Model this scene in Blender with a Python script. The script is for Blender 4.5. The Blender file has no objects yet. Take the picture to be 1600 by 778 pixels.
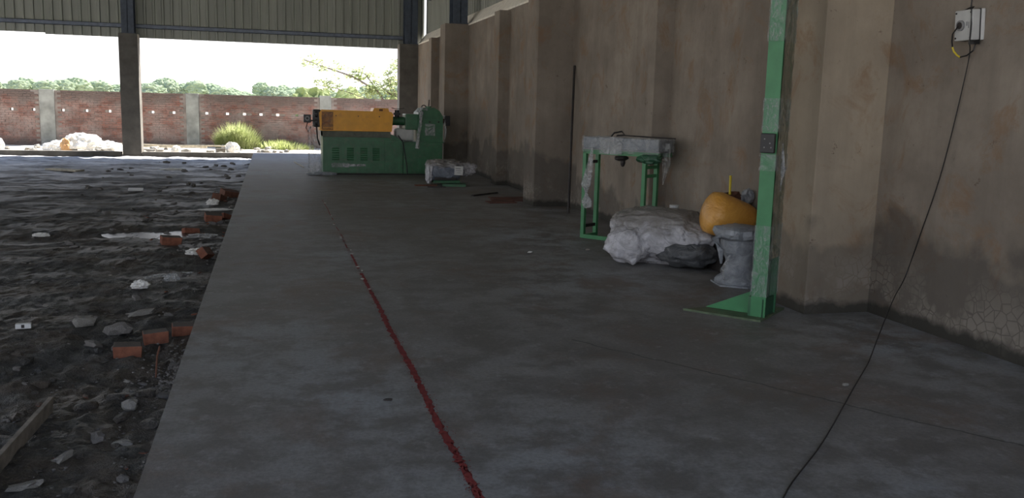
import bpy, bmesh, math, random
from mathutils import Vector, Matrix, Euler, noise
random.seed(7)
R = math.radians
PI = math.pi
SC = bpy.context.scene
COL = SC.collection

# ------------------------------------------------------------------ camera
def make_camera():
    yaw, pitch, roll = 0.2629, 0.1552, 0.0262
    f = Vector((math.sin(yaw)*math.cos(pitch), math.cos(yaw)*math.cos(pitch), -math.sin(pitch)))
    r = Vector((math.cos(yaw), -math.sin(yaw), 0)); u = r.cross(f)
    r2 = r*math.cos(roll) + u*math.sin(roll); u2 = -r*math.sin(roll) + u*math.cos(roll)
    m = Matrix((r2, u2, -f)).transposed().to_4x4(); m.translation = Vector((0, 0, 1.5))
    cd = bpy.data.cameras.new('camera'); cd.sensor_width = 36; cd.lens = 1403.7/1600*36; cd.clip_end = 2000
    co = bpy.data.objects.new('camera', cd); COL.objects.link(co); co.matrix_world = m
    SC.camera = co
make_camera()

# ------------------------------------------------------------------ sky, sun, exposure
W = bpy.data.worlds.new('sky'); SC.world = W; W.use_nodes = True
nt = W.node_tree; nt.nodes.clear()
wo = nt.nodes.new('ShaderNodeOutputWorld'); wb = nt.nodes.new('ShaderNodeBackground')
tc = nt.nodes.new('ShaderNodeTexCoord'); sx = nt.nodes.new('ShaderNodeSeparateXYZ'); cr = nt.nodes.new('ShaderNodeValToRGB')
nt.links.new(tc.outputs['Generated'], sx.inputs[0]); nt.links.new(sx.outputs['Z'], cr.inputs[0])
nt.links.new(cr.outputs[0], wb.inputs[0]); nt.links.new(wb.outputs[0], wo.inputs[0])
cr.color_ramp.elements[0].position = 0.0; cr.color_ramp.elements[0].color = (1.0, 0.98, 0.95, 1)
cr.color_ramp.elements[1].position = 0.6; cr.color_ramp.elements[1].color = (0.42, 0.60, 0.98, 1)
wb.inputs[1].default_value = 1.0
sd = bpy.data.lights.new('sun', 'SUN'); sd.energy = 10.0; sd.angle = R(1.2); sd.color = (1, 0.95, 0.87)
so = bpy.data.objects.new('sun', sd); COL.objects.link(so)
so.rotation_euler = Vector((0.56, 0.33, 0.76)).to_track_quat('Z', 'Y').to_euler()
VS = SC.view_settings
SC.display_settings.display_device = 'sRGB'
VS.view_transform = 'Standard'; VS.look = 'None'; VS.gamma = 1.0; VS.use_curve_mapping = False
VS.exposure = 0.95

# ------------------------------------------------------------------ material helpers
class NT:
    def __init__(s, name):
        s.m = bpy.data.materials.new(name); s.m.use_nodes = True
        s.t = s.m.node_tree; s.t.nodes.clear()
        s.out = s.n('ShaderNodeOutputMaterial'); s.b = s.n('ShaderNodeBsdfPrincipled')
        s.l(s.b.outputs[0], s.out.inputs[0])
        s.geo = s.n('ShaderNodeNewGeometry'); s.tc = s.n('ShaderNodeTexCoord')
        s.P = s.geo.outputs['Position']; s.O = s.tc.outputs['Object']
    def n(s, t): return s.t.nodes.new(t)
    def l(s, a, b): s.t.links.new(a, b)
    def put(s, v, inp):
        if hasattr(v, 'is_linked') or isinstance(v, bpy.types.NodeSocket): s.l(v, inp)
        else: inp.default_value = v
    def noise(s, scale, detail=4, rough=.6, vec=None, sc=None, dist=0):
        n = s.n('ShaderNodeTexNoise'); n.inputs['Scale'].default_value = scale
        n.inputs['Detail'].default_value = detail; n.inputs['Roughness'].default_value = rough; n.inputs['Distortion'].default_value = dist
        v = vec or s.P
        if sc:
            mp = s.n('ShaderNodeMapping'); mp.inputs['Scale'].default_value = sc; s.l(v, mp.inputs[0]); v = mp.outputs[0]
        s.l(v, n.inputs['Vector']); return n.outputs[0]
    def ramp(s, f, *st):
        r = s.n('ShaderNodeValToRGB'); e = r.color_ramp.elements
        while len(e) < len(st): e.new(.5)
        for i, (p, c) in enumerate(st):
            e[i].position = p
            e[i].color = (c, c, c, 1) if isinstance(c, (int, float)) else (*c, 1)
        s.l(f, r.inputs[0]); return r.outputs[0]
    def mix(s, f, a, b, mode='MIX'):
        m = s.n('ShaderNodeMix'); m.data_type = 'RGBA'; m.blend_type = mode
        s.put(f, m.inputs[0])
        for v, i in ((a, 6), (b, 7)):
            if isinstance(v, tuple): v = (*v[:3], 1)
            s.put(v, m.inputs[i])
        return m.outputs[2]
    def math(s, op, a, b=0, c=0):
        m = s.n('ShaderNodeMath'); m.operation = op; s.put(a, m.inputs[0]); s.put(b, m.inputs[1])
        if len(m.inputs) > 2: s.put(c, m.inputs[2])
        return m.outputs[0]
    def sep(s, v):
        x = s.n('ShaderNodeSeparateXYZ'); s.l(v, x.inputs[0]); return x.outputs
    def bump(s, h, strength=.3, dist=.01):
        b = s.n('ShaderNodeBump'); b.inputs['Strength'].default_value = strength; b.inputs['Distance'].default_value = dist
        s.l(h, b.inputs['Height']); s.l(b.outputs[0], s.b.inputs['Normal'])
    def set(s, col=None, rough=None, metal=None, spec=None):
        if col is not None: s.put((*col, 1) if isinstance(col, tuple) else col, s.b.inputs['Base Color'])
        if rough is not None: s.put(rough, s.b.inputs['Roughness'])
        if metal is not None: s.b.inputs['Metallic'].default_value = metal
        if spec is not None: s.b.inputs['Specular IOR Level'].default_value = spec
        return s.m

def simple(name, c, rough=.6, metal=0, var=.35, scale=8, bump=.15, bscale=60, dirt=None):
    s = NT(name)
    n = s.noise(scale, 5, .6, s.O)
    lo = tuple(x*(1-var) for x in c); hi = tuple(min(1, x*(1+var)) for x in c)
    col = s.ramp(n, (.3, lo), (.7, hi))
    if dirt:
        d = s.ramp(s.noise(scale*2.3, 6, .7, s.O), (.52, 0), (.68, 1))
        col = s.mix(s.math('MULTIPLY', d, .6), col, dirt)
    s.bump(s.noise(bscale, 4, .6, s.O), bump, .004)
    return s.set(col, rough, metal)

def m_floor():
    s = NT('concrete_slab')
    big = s.noise(.45, 4, .55, sc=(1, .7, 1)); mid = s.noise(2.6, 8, .72); fine = s.noise(45, 4, .7)
    col = s.ramp(big, (.34, (.165, .155, .145)), (.5, (.235, .23, .225)), (.66, (.295, .312, .33)))
    col = s.mix(s.ramp(mid, (.42, .85), (.56, 0)), col, (.12, .112, .104))
    col = s.mix(s.ramp(s.noise(1.1, 5, .7, dist=.6), (.52, 0), (.66, .7)), col, (.15, .105, .08))
    col = s.mix(s.ramp(fine, (.35, .35), (.6, 0)), col, (.07, .07, .07))
    col = s.mix(s.ramp(s.noise(7, 6, .8), (.56, 0), (.68, .5)), col, (.33, .33, .33))
    # hairline crack from (2.0,5.3) to (3.4,3.2)
    X, Y, Z = s.sep(s.P)
    wob = s.math('MULTIPLY', s.math('SUBTRACT', s.noise(3, 5, .7), .5), .12)
    d = s.math('ADD', s.math('ADD', s.math('MULTIPLY', s.math('SUBTRACT', X, 2.0), .83), s.math('MULTIPLY', s.math('SUBTRACT', Y, 5.32), .557)), wob)
    line = s.ramp(s.math('ABSOLUTE', d), (.004, .75), (.012, 0))
    msk = s.ramp(X, (0, 0), (1, 1))
    line = s.math('MULTIPLY', line, s.math('GREATER_THAN', X, 1.9))
    col = s.mix(line, col, (.03, .03, .03))
    s.bump(s.math('ADD', s.math('MULTIPLY', mid, 1.6), s.math('MULTIPLY', fine, .25)), .35, .012)
    return s.set(col, s.ramp(mid, (.3, .48), (.7, .7)), spec=.5)

def m_plaster(name, c0, c1, damp=1.0):
    s = NT(name)
    X, Y, Z = s.sep(s.P)
    n = s.noise(1.3, 7, .68); streak = s.noise(5, 5, .65, sc=(1, 1, .09)); f = s.noise(26, 4, .7)
    col = s.ramp(n, (.3, c0), (.7, c1))
    col = s.mix(s.ramp(streak, (.32, .28), (.55, 0)), col, tuple(x*.68 for x in c0))
    col = s.mix(s.ramp(s.noise(.55, 4, .6), (.42, .45), (.6, 0)), col, tuple(x*.72 for x in c0))
    # brown water stains
    col = s.mix(s.ramp(s.noise(2.0, 6, .72, dist=.8), (.53, 0), (.66, .5)), col, (.22, .12, .055))
    col = s.mix(s.ramp(s.noise(9, 5, .8), (.64, 0), (.70, .65)), col, (.09, .05, .035))
    # rising damp with a wandering top edge
    top = s.math('ADD', s.math('MULTIPLY', s.noise(1.1, 3, .6), 1.7), s.math('MULTIPLY', s.noise(5, 4, .7), .3))
    dz = s.math('SUBTRACT', top, s.math('ADD', Z, .15))
    # the middle bay (6.6 - 12.6 m) has stayed dry
    mid = s.math('LESS_THAN', s.math('ABSOLUTE', s.math('SUBTRACT', Y, 9.8)), 3.2)
    dz = s.math('SUBTRACT', dz, s.math('MULTIPLY', mid, .38))
    col = s.mix(s.math('MULTIPLY', s.ramp(dz, (.0, 0), (.16, .68)), damp), col, (.085, .077, .068))
    # salt crust low on the wall, broken by cracks
    vo = s.n('ShaderNodeTexVoronoi'); vo.feature = 'DISTANCE_TO_EDGE'; vo.inputs['Scale'].default_value = 14; s.l(s.P, vo.inputs['Vector'])
    cellm = s.ramp(vo.outputs[0], (.02, 0), (.07, 1))
    zone = s.math('MULTIPLY', s.ramp(s.noise(2.3, 4, .7), (.48, 0), (.6, 1)), s.ramp(Z, (.14, 1), (.55, 0)))
    col = s.mix(s.math('MULTIPLY', s.math('MULTIPLY', zone, cellm), .6), col, (.30, .27, .23))
    foot = s.ramp(s.math('ADD', Z, s.math('MULTIPLY', s.noise(6, 3), -.12)), (-.02, .85), (.05, 0))
    col = s.mix(foot, col, (.03, .03, .025))
    s.bump(s.math('ADD', s.math('MULTIPLY', n, 1.2), s.math('MULTIPLY', f, .4)), .4, .012)
    return s.set(col, .88, spec=.25)

def m_dirt():
    s = NT('dark_wet_soil')
    a = s.noise(1.3, 6, .65, sc=(.6, 1.2, 1)); b = s.noise(9, 6, .75); c = s.noise(60, 3, .7)
    X, Y, Z = s.sep(s.P)
    col = s.ramp(a, (.35, (.035, .035, .034)), (.65, (.105, .103, .095)))
    col = s.mix(s.ramp(b, (.40, .7), (.56, 0)), col, (.022, .021, .019))
    col = s.mix(s.ramp(c, (.55, 0), (.68, .5)), col, (.17, .16, .14))
    # churned earth close to the viewer is browner
    col = s.mix(s.ramp(s.noise(2.1, 4, .7), (.45, 0), (.6, .6)), col, (.085, .062, .042))
    # bluish sky sheen on the far end, painted into the soil colour
    far_sheen = s.math('MULTIPLY', s.ramp(s.math('MULTIPLY', Y, .03), (.55, 0), (.74, 1)), s.ramp(s.noise(2.4, 5, .7, sc=(.5, 1.4, 1)), (.34, 0), (.52, 1)))
    col = s.mix(s.math('MULTIPLY', far_sheen, .92), col, (.46, .46, .48))
    s.bump(s.math('ADD', s.math('MULTIPLY', b, 1.0), s.math('MULTIPLY', c, .25)), 1.0, .05)
    rough = s.ramp(s.noise(1.7, 4, .6, sc=(.5, 1.3, 1)), (.42, .42), (.6, .85))
    return s.set(col, rough, spec=.5)

def m_sheet():
    s = NT('galvanised_sheet')
    st = s.noise(3, 4, .6, sc=(1, 1, .05))
    col = s.ramp(st, (.3, (.22, .23, .20)), (.7, (.30, .31, .27)))
    return s.set(col, .5, .25)

def m_brick():
    s = NT('red_brick')
    oi = s.n('ShaderNodeObjectInfo')
    X, Y, Z = s.sep(s.P)
    n = s.noise(3.2, 6, .8); cell = s.n('ShaderNodeTexWhiteNoise'); cell.noise_dimensions = '2D'
    fx = s.math('FLOOR', s.math('MULTIPLY', X, 4.2)); fz = s.math('FLOOR', s.math('MULTIPLY', s.math('ADD', Z, .16), 12.5))
    cb = s.n('ShaderNodeCombineXYZ'); s.l(fx, cb.inputs[0]); s.l(fz, cb.inputs[1]); s.l(cb.outputs[0], cell.inputs[0])
    col = s.ramp(cell.outputs[0], (0, (.15, .068, .052)), (.4, (.235, .105, .08)), (.75, (.29, .155, .125)), (1, (.20, .13, .11)))
    col = s.mix(s.ramp(n, (.38, .6), (.58, 0)), col, (.16, .13, .12))
    col = s.mix(s.ramp(s.noise(1.2, 5, .7), (.45, 0), (.62, .6)), col, (.33, .275, .25))
    # weathered dark upper courses and damp foot
    zz = s.math('ADD', s.math('MULTIPLY', s.math('SUBTRACT', Z, 1.25), 2.6), s.math('MULTIPLY', s.math('SUBTRACT', s.noise(2.4, 5, .7), .5), 2.2))
    col = s.mix(s.ramp(zz, (0, 0), (.8, .8)), col, (.115, .09, .08))
    z2 = s.math('ADD', s.math('MULTIPLY', s.math('SUBTRACT', .18, Z), 4), s.math('MULTIPLY', s.math('SUBTRACT', s.noise(3, 5, .7), .5), 2.2))
    col = s.mix(s.ramp(z2, (0, 0), (.9, .7)), col, (.09, .08, .075))
    s.bump(s.noise(40, 4, .7), .5, .01)
    return s.set(col, .9, spec=.2)

def m_wrap(name, c, alpha_lo=.06, alpha_hi=.5, scale=9, sc=(1, 1, 1)):
    """thin clear plastic film: mostly see-through, whitish along the creases"""
    s = NT(name)
    n = s.noise(scale, 6, .75, s.O, sc=sc, dist=1.5)
    a = s.ramp(n, (.42, alpha_lo), (.6, alpha_hi))
    s.l(a, s.b.inputs['Alpha'])
    s.bump(n, .8, .02)
    return s.set(c, .22, spec=.8)

def m_crumple(name, c0, c1, rough=.3, metal=.0, scale=7, dust=None):
    s = NT(name)
    n = s.noise(scale, 6, .7, s.O, dist=1.2)
    s.bump(n, .9, .03)
    col = s.ramp(n, (.3, c0), (.68, c1))
    if dust:   # settled dust lies on whatever faces up
        zo = s.sep(s.O)[2]
        k = s.ramp(s.math('ADD', zo, s.math('MULTIPLY', s.math('SUBTRACT', s.noise(5, 4, .7, s.O), .5), .3)), (.30, 0), (.44, .88))
        col = s.mix(k, col, dust)
    return s.set(col, rough, metal, .7)

def m_loose_brick():
    s = NT('loose_brick')
    col = s.ramp(s.noise(14, 5, .6, s.O), (.3, (.13, .045, .028)), (.7, (.30, .115, .065)))
    nz = s.sep(s.geo.outputs['True Normal'])[2]
    k = s.ramp(s.math('ADD', nz, s.math('MULTIPLY', s.math('SUBTRACT', s.noise(16, 4, .7, s.O), .5), 1.2)), (.25, .1), (.8, .92))
    col = s.mix(k, col, (.10, .095, .085))
    s.bump(s.noise(60, 4, .6, s.O), .5, .004)
    return s.set(col, .9, spec=.2)

def m_leaf(name, c0, c1, scale=.6):
    s = NT(name)
    col = s.ramp(s.noise(scale, 5, .7), (.35, c0), (.68, c1))
    s.bump(s.noise(scale*4, 4, .8), 1, .3)
    s.set(col, .8, spec=.2)
    tr = s.n('ShaderNodeBsdfTranslucent'); s.l(col, tr.inputs[0]); mx = s.n('ShaderNodeMixShader'); mx.inputs[0].default_value = .45
    s.l(s.b.outputs[0], mx.inputs[1]); s.l(tr.outputs[0], mx.inputs[2]); s.l(mx.outputs[0], s.out.inputs[0])
    return s.m

M = {}
M['floor'] = m_floor()
M['plaster'] = m_plaster('cement_plaster', (.20, .168, .136), (.34, .292, .238))
M['pillar'] = m_plaster('cement_plaster_pillar', (.29, .24, .18), (.42, .35, .26), .75)
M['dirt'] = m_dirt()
M['sheet'] = m_sheet()
M['brick'] = m_brick()
M['mortar'] = simple('lime_mortar', (.23, .195, .175), .95, var=.4, scale=3)
M['cement'] = simple('grey_cement_render', (.26, .265, .245), .9, var=.35, scale=2.5)
M['conc'] = simple('column_concrete', (.125, .115, .10), .9, var=.3, scale=3)
M['bluesteel'] = simple('blue_grey_steel_paint', (.045, .06, .085), .5, .1, var=.3)
M['girt'] = simple('slate_blue_girt_paint', (.13, .155, .20), .45, .1, var=.25)
M['pale'] = simple('pale_flashing', (.82, .77, .67), .6, var=.15)
M['outsoil'] = simple('dry_pale_soil', (.50, .45, .38), .95, var=.25, scale=1.2, bump=.6, bscale=12)
M['field'] = simple('scrub_field', (.20, .26, .10), .95, var=.4, scale=.3, bump=.6, bscale=4)
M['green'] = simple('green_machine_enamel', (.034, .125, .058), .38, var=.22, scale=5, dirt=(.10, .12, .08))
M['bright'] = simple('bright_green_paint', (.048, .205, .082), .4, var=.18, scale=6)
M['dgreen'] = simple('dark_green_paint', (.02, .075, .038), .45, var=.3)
M['gbase'] = simple('dusty_green_plate', (.085, .12, .065), .6, var=.4, scale=9, dirt=(.16, .13, .09))
M['orange'] = simple('orange_enamel', (.78, .36, .025), .4, var=.14, scale=3, dirt=(.6, .26, .04))
M['dusty'] = simple('dusty_olive_top', (.12, .125, .095), .8, var=.3)
M['black'] = simple('black_plastic', (.012, .012, .013), .4, var=.3)
M['dark'] = simple('dark_iron', (.035, .03, .028), .6, .3, var=.4)
M['rust'] = simple('rusty_iron', (.11, .045, .025), .85, var=.4, scale=12)
M['redsheet'] = simple('red_brown_sheet', (.10, .035, .022), .7, var=.4, scale=6)
M['wood'] = simple('weathered_wood', (.24, .21, .175), .85, var=.35, scale=14)
M['palewood'] = simple('pale_bamboo', (.45, .40, .30), .8, var=.3, scale=9)
M['white'] = simple('white_plastic', (.62, .62, .60), .45, var=.1)
M['offwhite'] = simple('off_white_box', (.50, .50, .48), .5, var=.12)
M['grey'] = simple('grey_plastic', (.22, .22, .22), .5, var=.2)
M['yellow'] = simple('yellow_insulation', (.62, .48, .03), .5, var=.1)
M['stone'] = simple('rubble_stone', (.14, .13, .12), .9, var=.45, scale=14, bump=.6)
M['pstone'] = simple('pale_rubble', (.24, .225, .20), .9, var=.4, scale=14, bump=.6)
M['lbrick'] = m_loose_brick()
M['redline'] = simple('red_oxide_paint', (.21, .028, .027), .8, var=.45, scale=16)
M['speck'] = simple('white_lime_speck', (.55, .55, .53), .9, var=.1)
M['silver'] = m_crumple('silver_wrapping_film', (.30, .295, .30), (.66, .65, .69), .2, dust=(.17, .155, .135))
M['pgrey'] = m_crumple('grey_cloudy_film', (.15, .165, .185), (.36, .38, .41), .35, scale=9)
M['hopper'] = m_crumple('orange_under_film', (.56, .25, .03), (.74, .38, .08), .32, scale=3)
M['bluewrap'] = m_crumple('blue_grey_wrapped_metal', (.05, .065, .10), (.20, .22, .26), .3)
M['darkwrap'] = m_crumple('dark_wrapped_metal', (.035, .038, .042), (.12, .125, .13), .3)
M['sackwhite'] = m_crumple('white_woven_sack', (.62, .60, .56), (.85, .84, .80), .7, scale=3)
M['sackbrown'] = m_crumple('brown_stained_sack', (.34, .18, .07), (.55, .33, .15), .7, scale=3)
M['wrap'] = m_wrap('clear_stretch_film', (.50, .52, .51), .04, .42)
M['wrapd'] = m_wrap('dense_stretch_film', (.45, .52, .47), .04, .5, 26, (1, 1, .5))
M['wrapo'] = m_wrap('dusty_stretch_film', (.27, .245, .175), .55, 1.0, 11, (1, 1, .35))
M['wrapw'] = m_wrap('milky_stretch_film', (.48, .49, .49), .18, .7, 8)
M['wrapb'] = m_wrap('brown_tinted_film', (.30, .13, .05), .25, .75, 8)
M['leaf'] = m_leaf('hazed_far_foliage', (.33, .40, .27), (.46, .53, .37))  # paler than the leaves are: distance haze painted into the colour
M['leaf2'] = m_leaf('near_foliage', (.40, .47, .20), (.60, .66, .36), 2)
M['grass'] = m_leaf('dry_green_grass', (.42, .50, .16), (.72, .76, .40), 3)
M['bark'] = simple('bark', (.16, .13, .11), .9, var=.3)
def m_water():
    s = NT('muddy_water'); s.bump(s.noise(14, 5, .7), .5, .01)
    return s.set((.05, .05, .05), .2, spec=.8)
M['water'] = m_water()

# ------------------------------------------------------------------ mesh helpers
class MB:
    def __init__(s): s.bm = bmesh.new()
    def box(s, c, d, rot=None, bev=0):
        m = Matrix.Translation(c) @ (Euler(rot).to_matrix().to_4x4() if rot else Matrix.Identity(4)) @ Matrix.Diagonal((*d, 1))
        g = bmesh.ops.create_cube(s.bm, size=1, matrix=m)
        if bev:
            es = list({e for v in g['verts'] for e in v.link_edges})
            bmesh.ops.bevel(s.bm, geom=es, offset=bev, segments=2, affect='EDGES', profile=.6)
        return s
    def bx(s, x0, x1, y0, y1, z0, z1, bev=0):
        return s.box(((x0+x1)/2, (y0+y1)/2, (z0+z1)/2), (abs(x1-x0), abs(y1-y0), abs(z1-z0)), None, bev)
    def cyl(s, a, b, r, r2=None, seg=16, caps=True):
        a = Vector(a); b = Vector(b); d = b-a
        m = Matrix.Translation((a+b)/2) @ d.to_track_quat('Z', 'Y').to_matrix().to_4x4()
        bmesh.ops.create_cone(s.bm, cap_ends=caps, segments=seg, radius1=r, radius2=r if r2 is None else r2, depth=d.length, matrix=m)
        return s
    def tube(s, pts, r, seg=6):
        pts = [Vector(p) for p in pts]; rings = []
        for i, p in enumerate(pts):
            d = (pts[min(i+1, len(pts)-1)] - pts[max(i-1, 0)]).normalized()
            q = d.to_track_quat('Z', 'Y')
            rr = r[i] if isinstance(r, (list, tuple)) else r
            rings.append([s.bm.verts.new(p + q @ Vector((math.cos(2*PI*k/seg)*rr, math.sin(2*PI*k/seg)*rr, 0))) for k in range(seg)])
        for A, B in zip(rings, rings[1:]):
            for k in range(seg): s.bm.faces.new((A[k], A[(k+1) % seg], B[(k+1) % seg], B[k]))
        s.bm.faces.new(rings[0][::-1]); s.bm.faces.new(rings[-1]); return s
    def prism(s, pts, y0, y1, axis='Y'):
        """polygon in the plane across the axis, extruded between y0 and y1"""
        def P(a, b, t): return (a, t, b) if axis == 'Y' else ((t, a, b) if axis == 'X' else (a, b, t))
        A = [s.bm.verts.new(P(a, b, y0)) for a, b in pts]; B = [s.bm.verts.new(P(a, b, y1)) for a, b in pts]
        s.bm.faces.new(A); s.bm.faces.new(B[::-1]); n = len(pts)
        for k in range(n): s.bm.faces.new((A[k], B[k], B[(k+1) % n], A[(k+1) % n]))
        return s
    def lathe(s, prof, c=(0, 0, 0), seg=24):
        rings = [[s.bm.verts.new((c[0]+r*math.cos(2*PI*k/seg), c[1]+r*math.sin(2*PI*k/seg), c[2]+z)) for k in range(seg)] for r, z in prof]
        for A, B in zip(rings, rings[1:]):
            for k in range(seg): s.bm.faces.new((A[k], A[(k+1) % seg], B[(k+1) % seg], B[k]))
        s.bm.faces.new(rings[0][::-1]); s.bm.faces.new(rings[-1]); return s
    def lump(s, c, d, sub=3, amp=.15, freq=2.5, seed=0, flat=None, crease=0, power=1.0):
        """crumpled bag, stone or crown: noise-pushed ball; power<1 makes it boxier"""
        g = bmesh.ops.create_icosphere(s.bm, subdivisions=sub, radius=1)
        o = Vector((seed*3.7, seed*1.3, seed*7.1))
        for v in g['verts']:
            p = v.co.normalized()
            if power != 1: p = Vector([math.copysign(abs(t)**power, t) for t in p])
            k = 1 + amp*noise.noise(p*freq+o) + amp*.5*noise.noise(p*freq*2.3+o)
            if crease: k -= crease*abs(noise.noise(p*freq*3+o*2)) - crease*.25
            q = Vector((p.x*d[0]*k, p.y*d[1]*k, p.z*d[2]*k))
            if flat is not None and q.z < flat: q.z = flat
            v.co = Vector(c)+q
        return s
    def rot(s, e):
        bmesh.ops.rotate(s.bm, verts=s.bm.verts, cent=(0, 0, 0), matrix=Euler(e).to_matrix()); return s
    def mesh(s, name, m, smooth=False):
        bmesh.ops.recalc_face_normals(s.bm, faces=s.bm.faces)
        me = bpy.data.meshes.new(name); s.bm.to_mesh(me); s.bm.free(); me.materials.append(m)
        if smooth:
            for p in me.polygons: p.use_smooth = True
        return me
    def build(s, name, m, parent=None, smooth=False, loc=None, rz=0):
        return link(name, s.mesh(name, m, smooth), parent, loc, rz)
def link(name, me, parent=None, loc=None, rz=0):
    o = bpy.data.objects.new(name, me); COL.objects.link(o)
    if parent: o.parent = parent
    if loc: o.location = loc
    if rz: o.rotation_euler.z = rz
    return o
def tag(o, label=None, cat=None, group=None, kind=None):
    for k, v in (('label', label), ('category', cat), ('group', group), ('kind', kind)):
        if v: o[k] = v
    return o
def thing(name, label, cat, loc=(0, 0, 0), rz=0, group=None):
    o = bpy.data.objects.new(name, None); o.empty_display_size = .1; COL.objects.link(o)
    o.location = loc; o.rotation_euler = (0, 0, rz)
    return tag(o, label, cat, group)
def copy_tree(o, parent=None):
    c = o.copy(); COL.objects.link(c); c.parent = parent
    for ch in [x for x in COL.objects if x.parent == o]: copy_tree(ch, c)
    return c

# ------------------------------------------------------------------ ground heights
def dirt_h(x, y):
    h = -.125 - .0024*y
    h += .035*noise.noise(Vector((x*.8, y*.5, 0))) + .025*noise.noise(Vector((x*2.1, y*1.7, 3))) + .014*noise.noise(Vector((x*6, y*5, 5))) + .012*noise.noise(Vector((x*13, y*10, 8))) + (.010*noise.noise(Vector((x*26, y*20, 12))) if y < 14 else 0)
    # wheel ruts that run across the bay
    for yc, dep in ((9.2, .045), (11.9, .05), (14.6, .03), (7.4, .02)):
        t = (y - yc - .12*(x+2) - .25*noise.noise(Vector((x*.7, yc, 1))))/.38
        h -= dep*math.exp(-t*t)
    if x > -2.6 and y < 7.5:
        h += .05*max(0, noise.noise(Vector((x*4, y*3.2, 21))))+.03*abs(noise.noise(Vector((x*8, y*6, 22))))-.012
    if y > 12:
        h += .022*noise.noise(Vector((x*2.6, y*1.9, 31)))+.018*abs(noise.noise(Vector((x*5, y*4, 33))))
    e = max(0, min(1, (x+1.1)/.55)); h -= .01*e
    return min(h, -.035) if x > -.9 else h

# ------------------------------------------------------------------ setting: slab, soil, land
Xw, Xs, YE = 4.483, -.528, 28.6
b = MB(); b.bx(Xs, Xw+.23, -4, 28.0, -.25, 0)
fl = b.build('floor', M['floor']); tag(fl, kind='structure')

def grid_mesh(xs, ys, hf):
    bm = bmesh.new(); V = [[bm.verts.new((x, y, hf(x, y))) for x in xs] for y in ys]
    for j in range(len(ys)-1):
        for i in range(len(xs)-1): bm.faces.new((V[j][i], V[j][i+1], V[j+1][i+1], V[j+1][i]))
    return bm
ys = [-4.0, -2, 0, 1.5]; y = 2.6
while y < 28.45: ys.append(y); y += max(.022, y*.0062)
ys.append(28.5)
xs = []; x = Xs-.001
while x > -13: xs.append(x); x -= max(.022, (abs(x)-.5)*.022)
xs.append(-13.2); xs.reverse()
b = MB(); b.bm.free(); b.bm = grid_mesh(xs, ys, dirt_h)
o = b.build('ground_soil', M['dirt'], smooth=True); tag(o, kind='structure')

b = MB()
b.bm.free()
def out_h(x, y): return -.17 + .05*noise.noise(Vector((x*.9, y*.9, 2))) + .03*noise.noise(Vector((x*3, y*3, 9))) if 28.8 < y < 34.2 and -15 < x < 9 else -.17
b.bm = grid_mesh([-300, -80, -15.2]+[-15+i*.25 for i in range(97)]+[9.3, 80, 300], [28.55, 28.7]+[28.9+i*.2 for i in range(27)]+[34.4], out_h)
o = b.build('ground_yard', M['outsoil'], smooth=True); tag(o, kind='structure')
b = MB(); b.bx(-300, 300, 34.4, 320, -.4, -.17)
o = b.build('ground_field', M['outsoil']); tag(o, kind='structure')
# land to the sides of and behind the shed
b = MB(); b.bx(-300, -13.1, -120, 28.56, -.5, -.2); b.bx(Xw+.23, 300, -120, 28.56, -.5, -.17); b.bx(-13.1, Xw+.23, -120, -3.98, -.5, -.2)
o = b.build('ground_side', M['outsoil']); tag(o, kind='structure')

# plinth beam across the open end
b = MB(); b.bx(-13, -4.26, 28.45, 28.72, -.32, -.045, .01); o = b.build('plinth_beam', M['conc']); tag(o, 'low concrete plinth beam across the open end, left of the free-standing column', 'beam')
b = MB(); b.bx(-3.69, -.53, 28.45, 28.72, -.32, -.045, .01); o = b.build('plinth_beam', M['conc']); tag(o, 'low concrete plinth beam between the free-standing column and the floor slab', 'beam')

# ------------------------------------------------------------------ right wall
ZT = 3.39
b = MB(); b.bx(Xw, Xw+.23, -4, YE+.2, -.2, ZT)
wr = b.build('wall_right', M['plaster']); tag(wr, kind='structure')
def pillar(y0, y1, dx, z1, lab=None):
    b = MB(); b.bx(Xw-dx, Xw+.02, y0, y1, -.02, z1, .008)
    o = b.build('pillar', M['pillar' if y0 < 8 else 'plaster'], wr)
for yp in (-1.6, 5.92, 13.38, 21.05): pillar(yp, yp+.6, .56, ZT+.02)
for yp in (2.2, 9.75, 17.2, 24.9): pillar(yp, yp+.42, .22, ZT-.03)
# pale flashing above the wall, then sheeting, girts and steel columns
b = MB()
b.prism([(Xw+.03, ZT+.015), (Xw+.05, ZT+.015), (Xw+.33, ZT+.36), (Xw+.31, ZT+.37)], -4, 29.0)
b.build('flashing', M['pale'], wr)
b = MB(); b.bx(Xw-.012, Xw+.06, -4, 28.5, ZT-.005, ZT+.028); b.build('light_line_strip', M['pale'], wr)  # added pale strip, imitates the bright line of daylight along the wall top

def sheet_mesh(width, height, pitch=.25, rib=.032):
    b = MB(); n = round(width/pitch); pts = []
    for i in range(n):
        x = i*pitch
        pts += [(x, 0), (x+pitch*.62, 0), (x+pitch*.70, rib), (x+pitch*.90, rib), (x+pitch*.98, 0)]
    pts.append((width+.01, 0))
    V0 = [b.bm.verts.new((p[0], -p[1], 0)) for p in pts]; V1 = [b.bm.verts.new((p[0], -p[1], height)) for p in pts]
    for k in range(len(pts)-1): b.bm.faces.new((V0[k], V0[k+1], V1[k+1], V1[k]))
    return b.mesh('cladding_sheet', M['sheet'])
ROOF = 6.6
sm = sheet_mesh(1.0, ROOF-3.7+.05)
for i in range(33):
    y = 28.6 - i*1.0
    o = link('cladding_sheet', sm, wr, (Xw+.34, y+.55, 3.70)); o.rotation_euler.z = -PI/2
for z in (4.7, 5.8):
    b = MB(); b.bx(Xw+.24, Xw+.30, -4, 28.2, z, z+.12); b.build('girt', M['girt'], wr)

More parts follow.
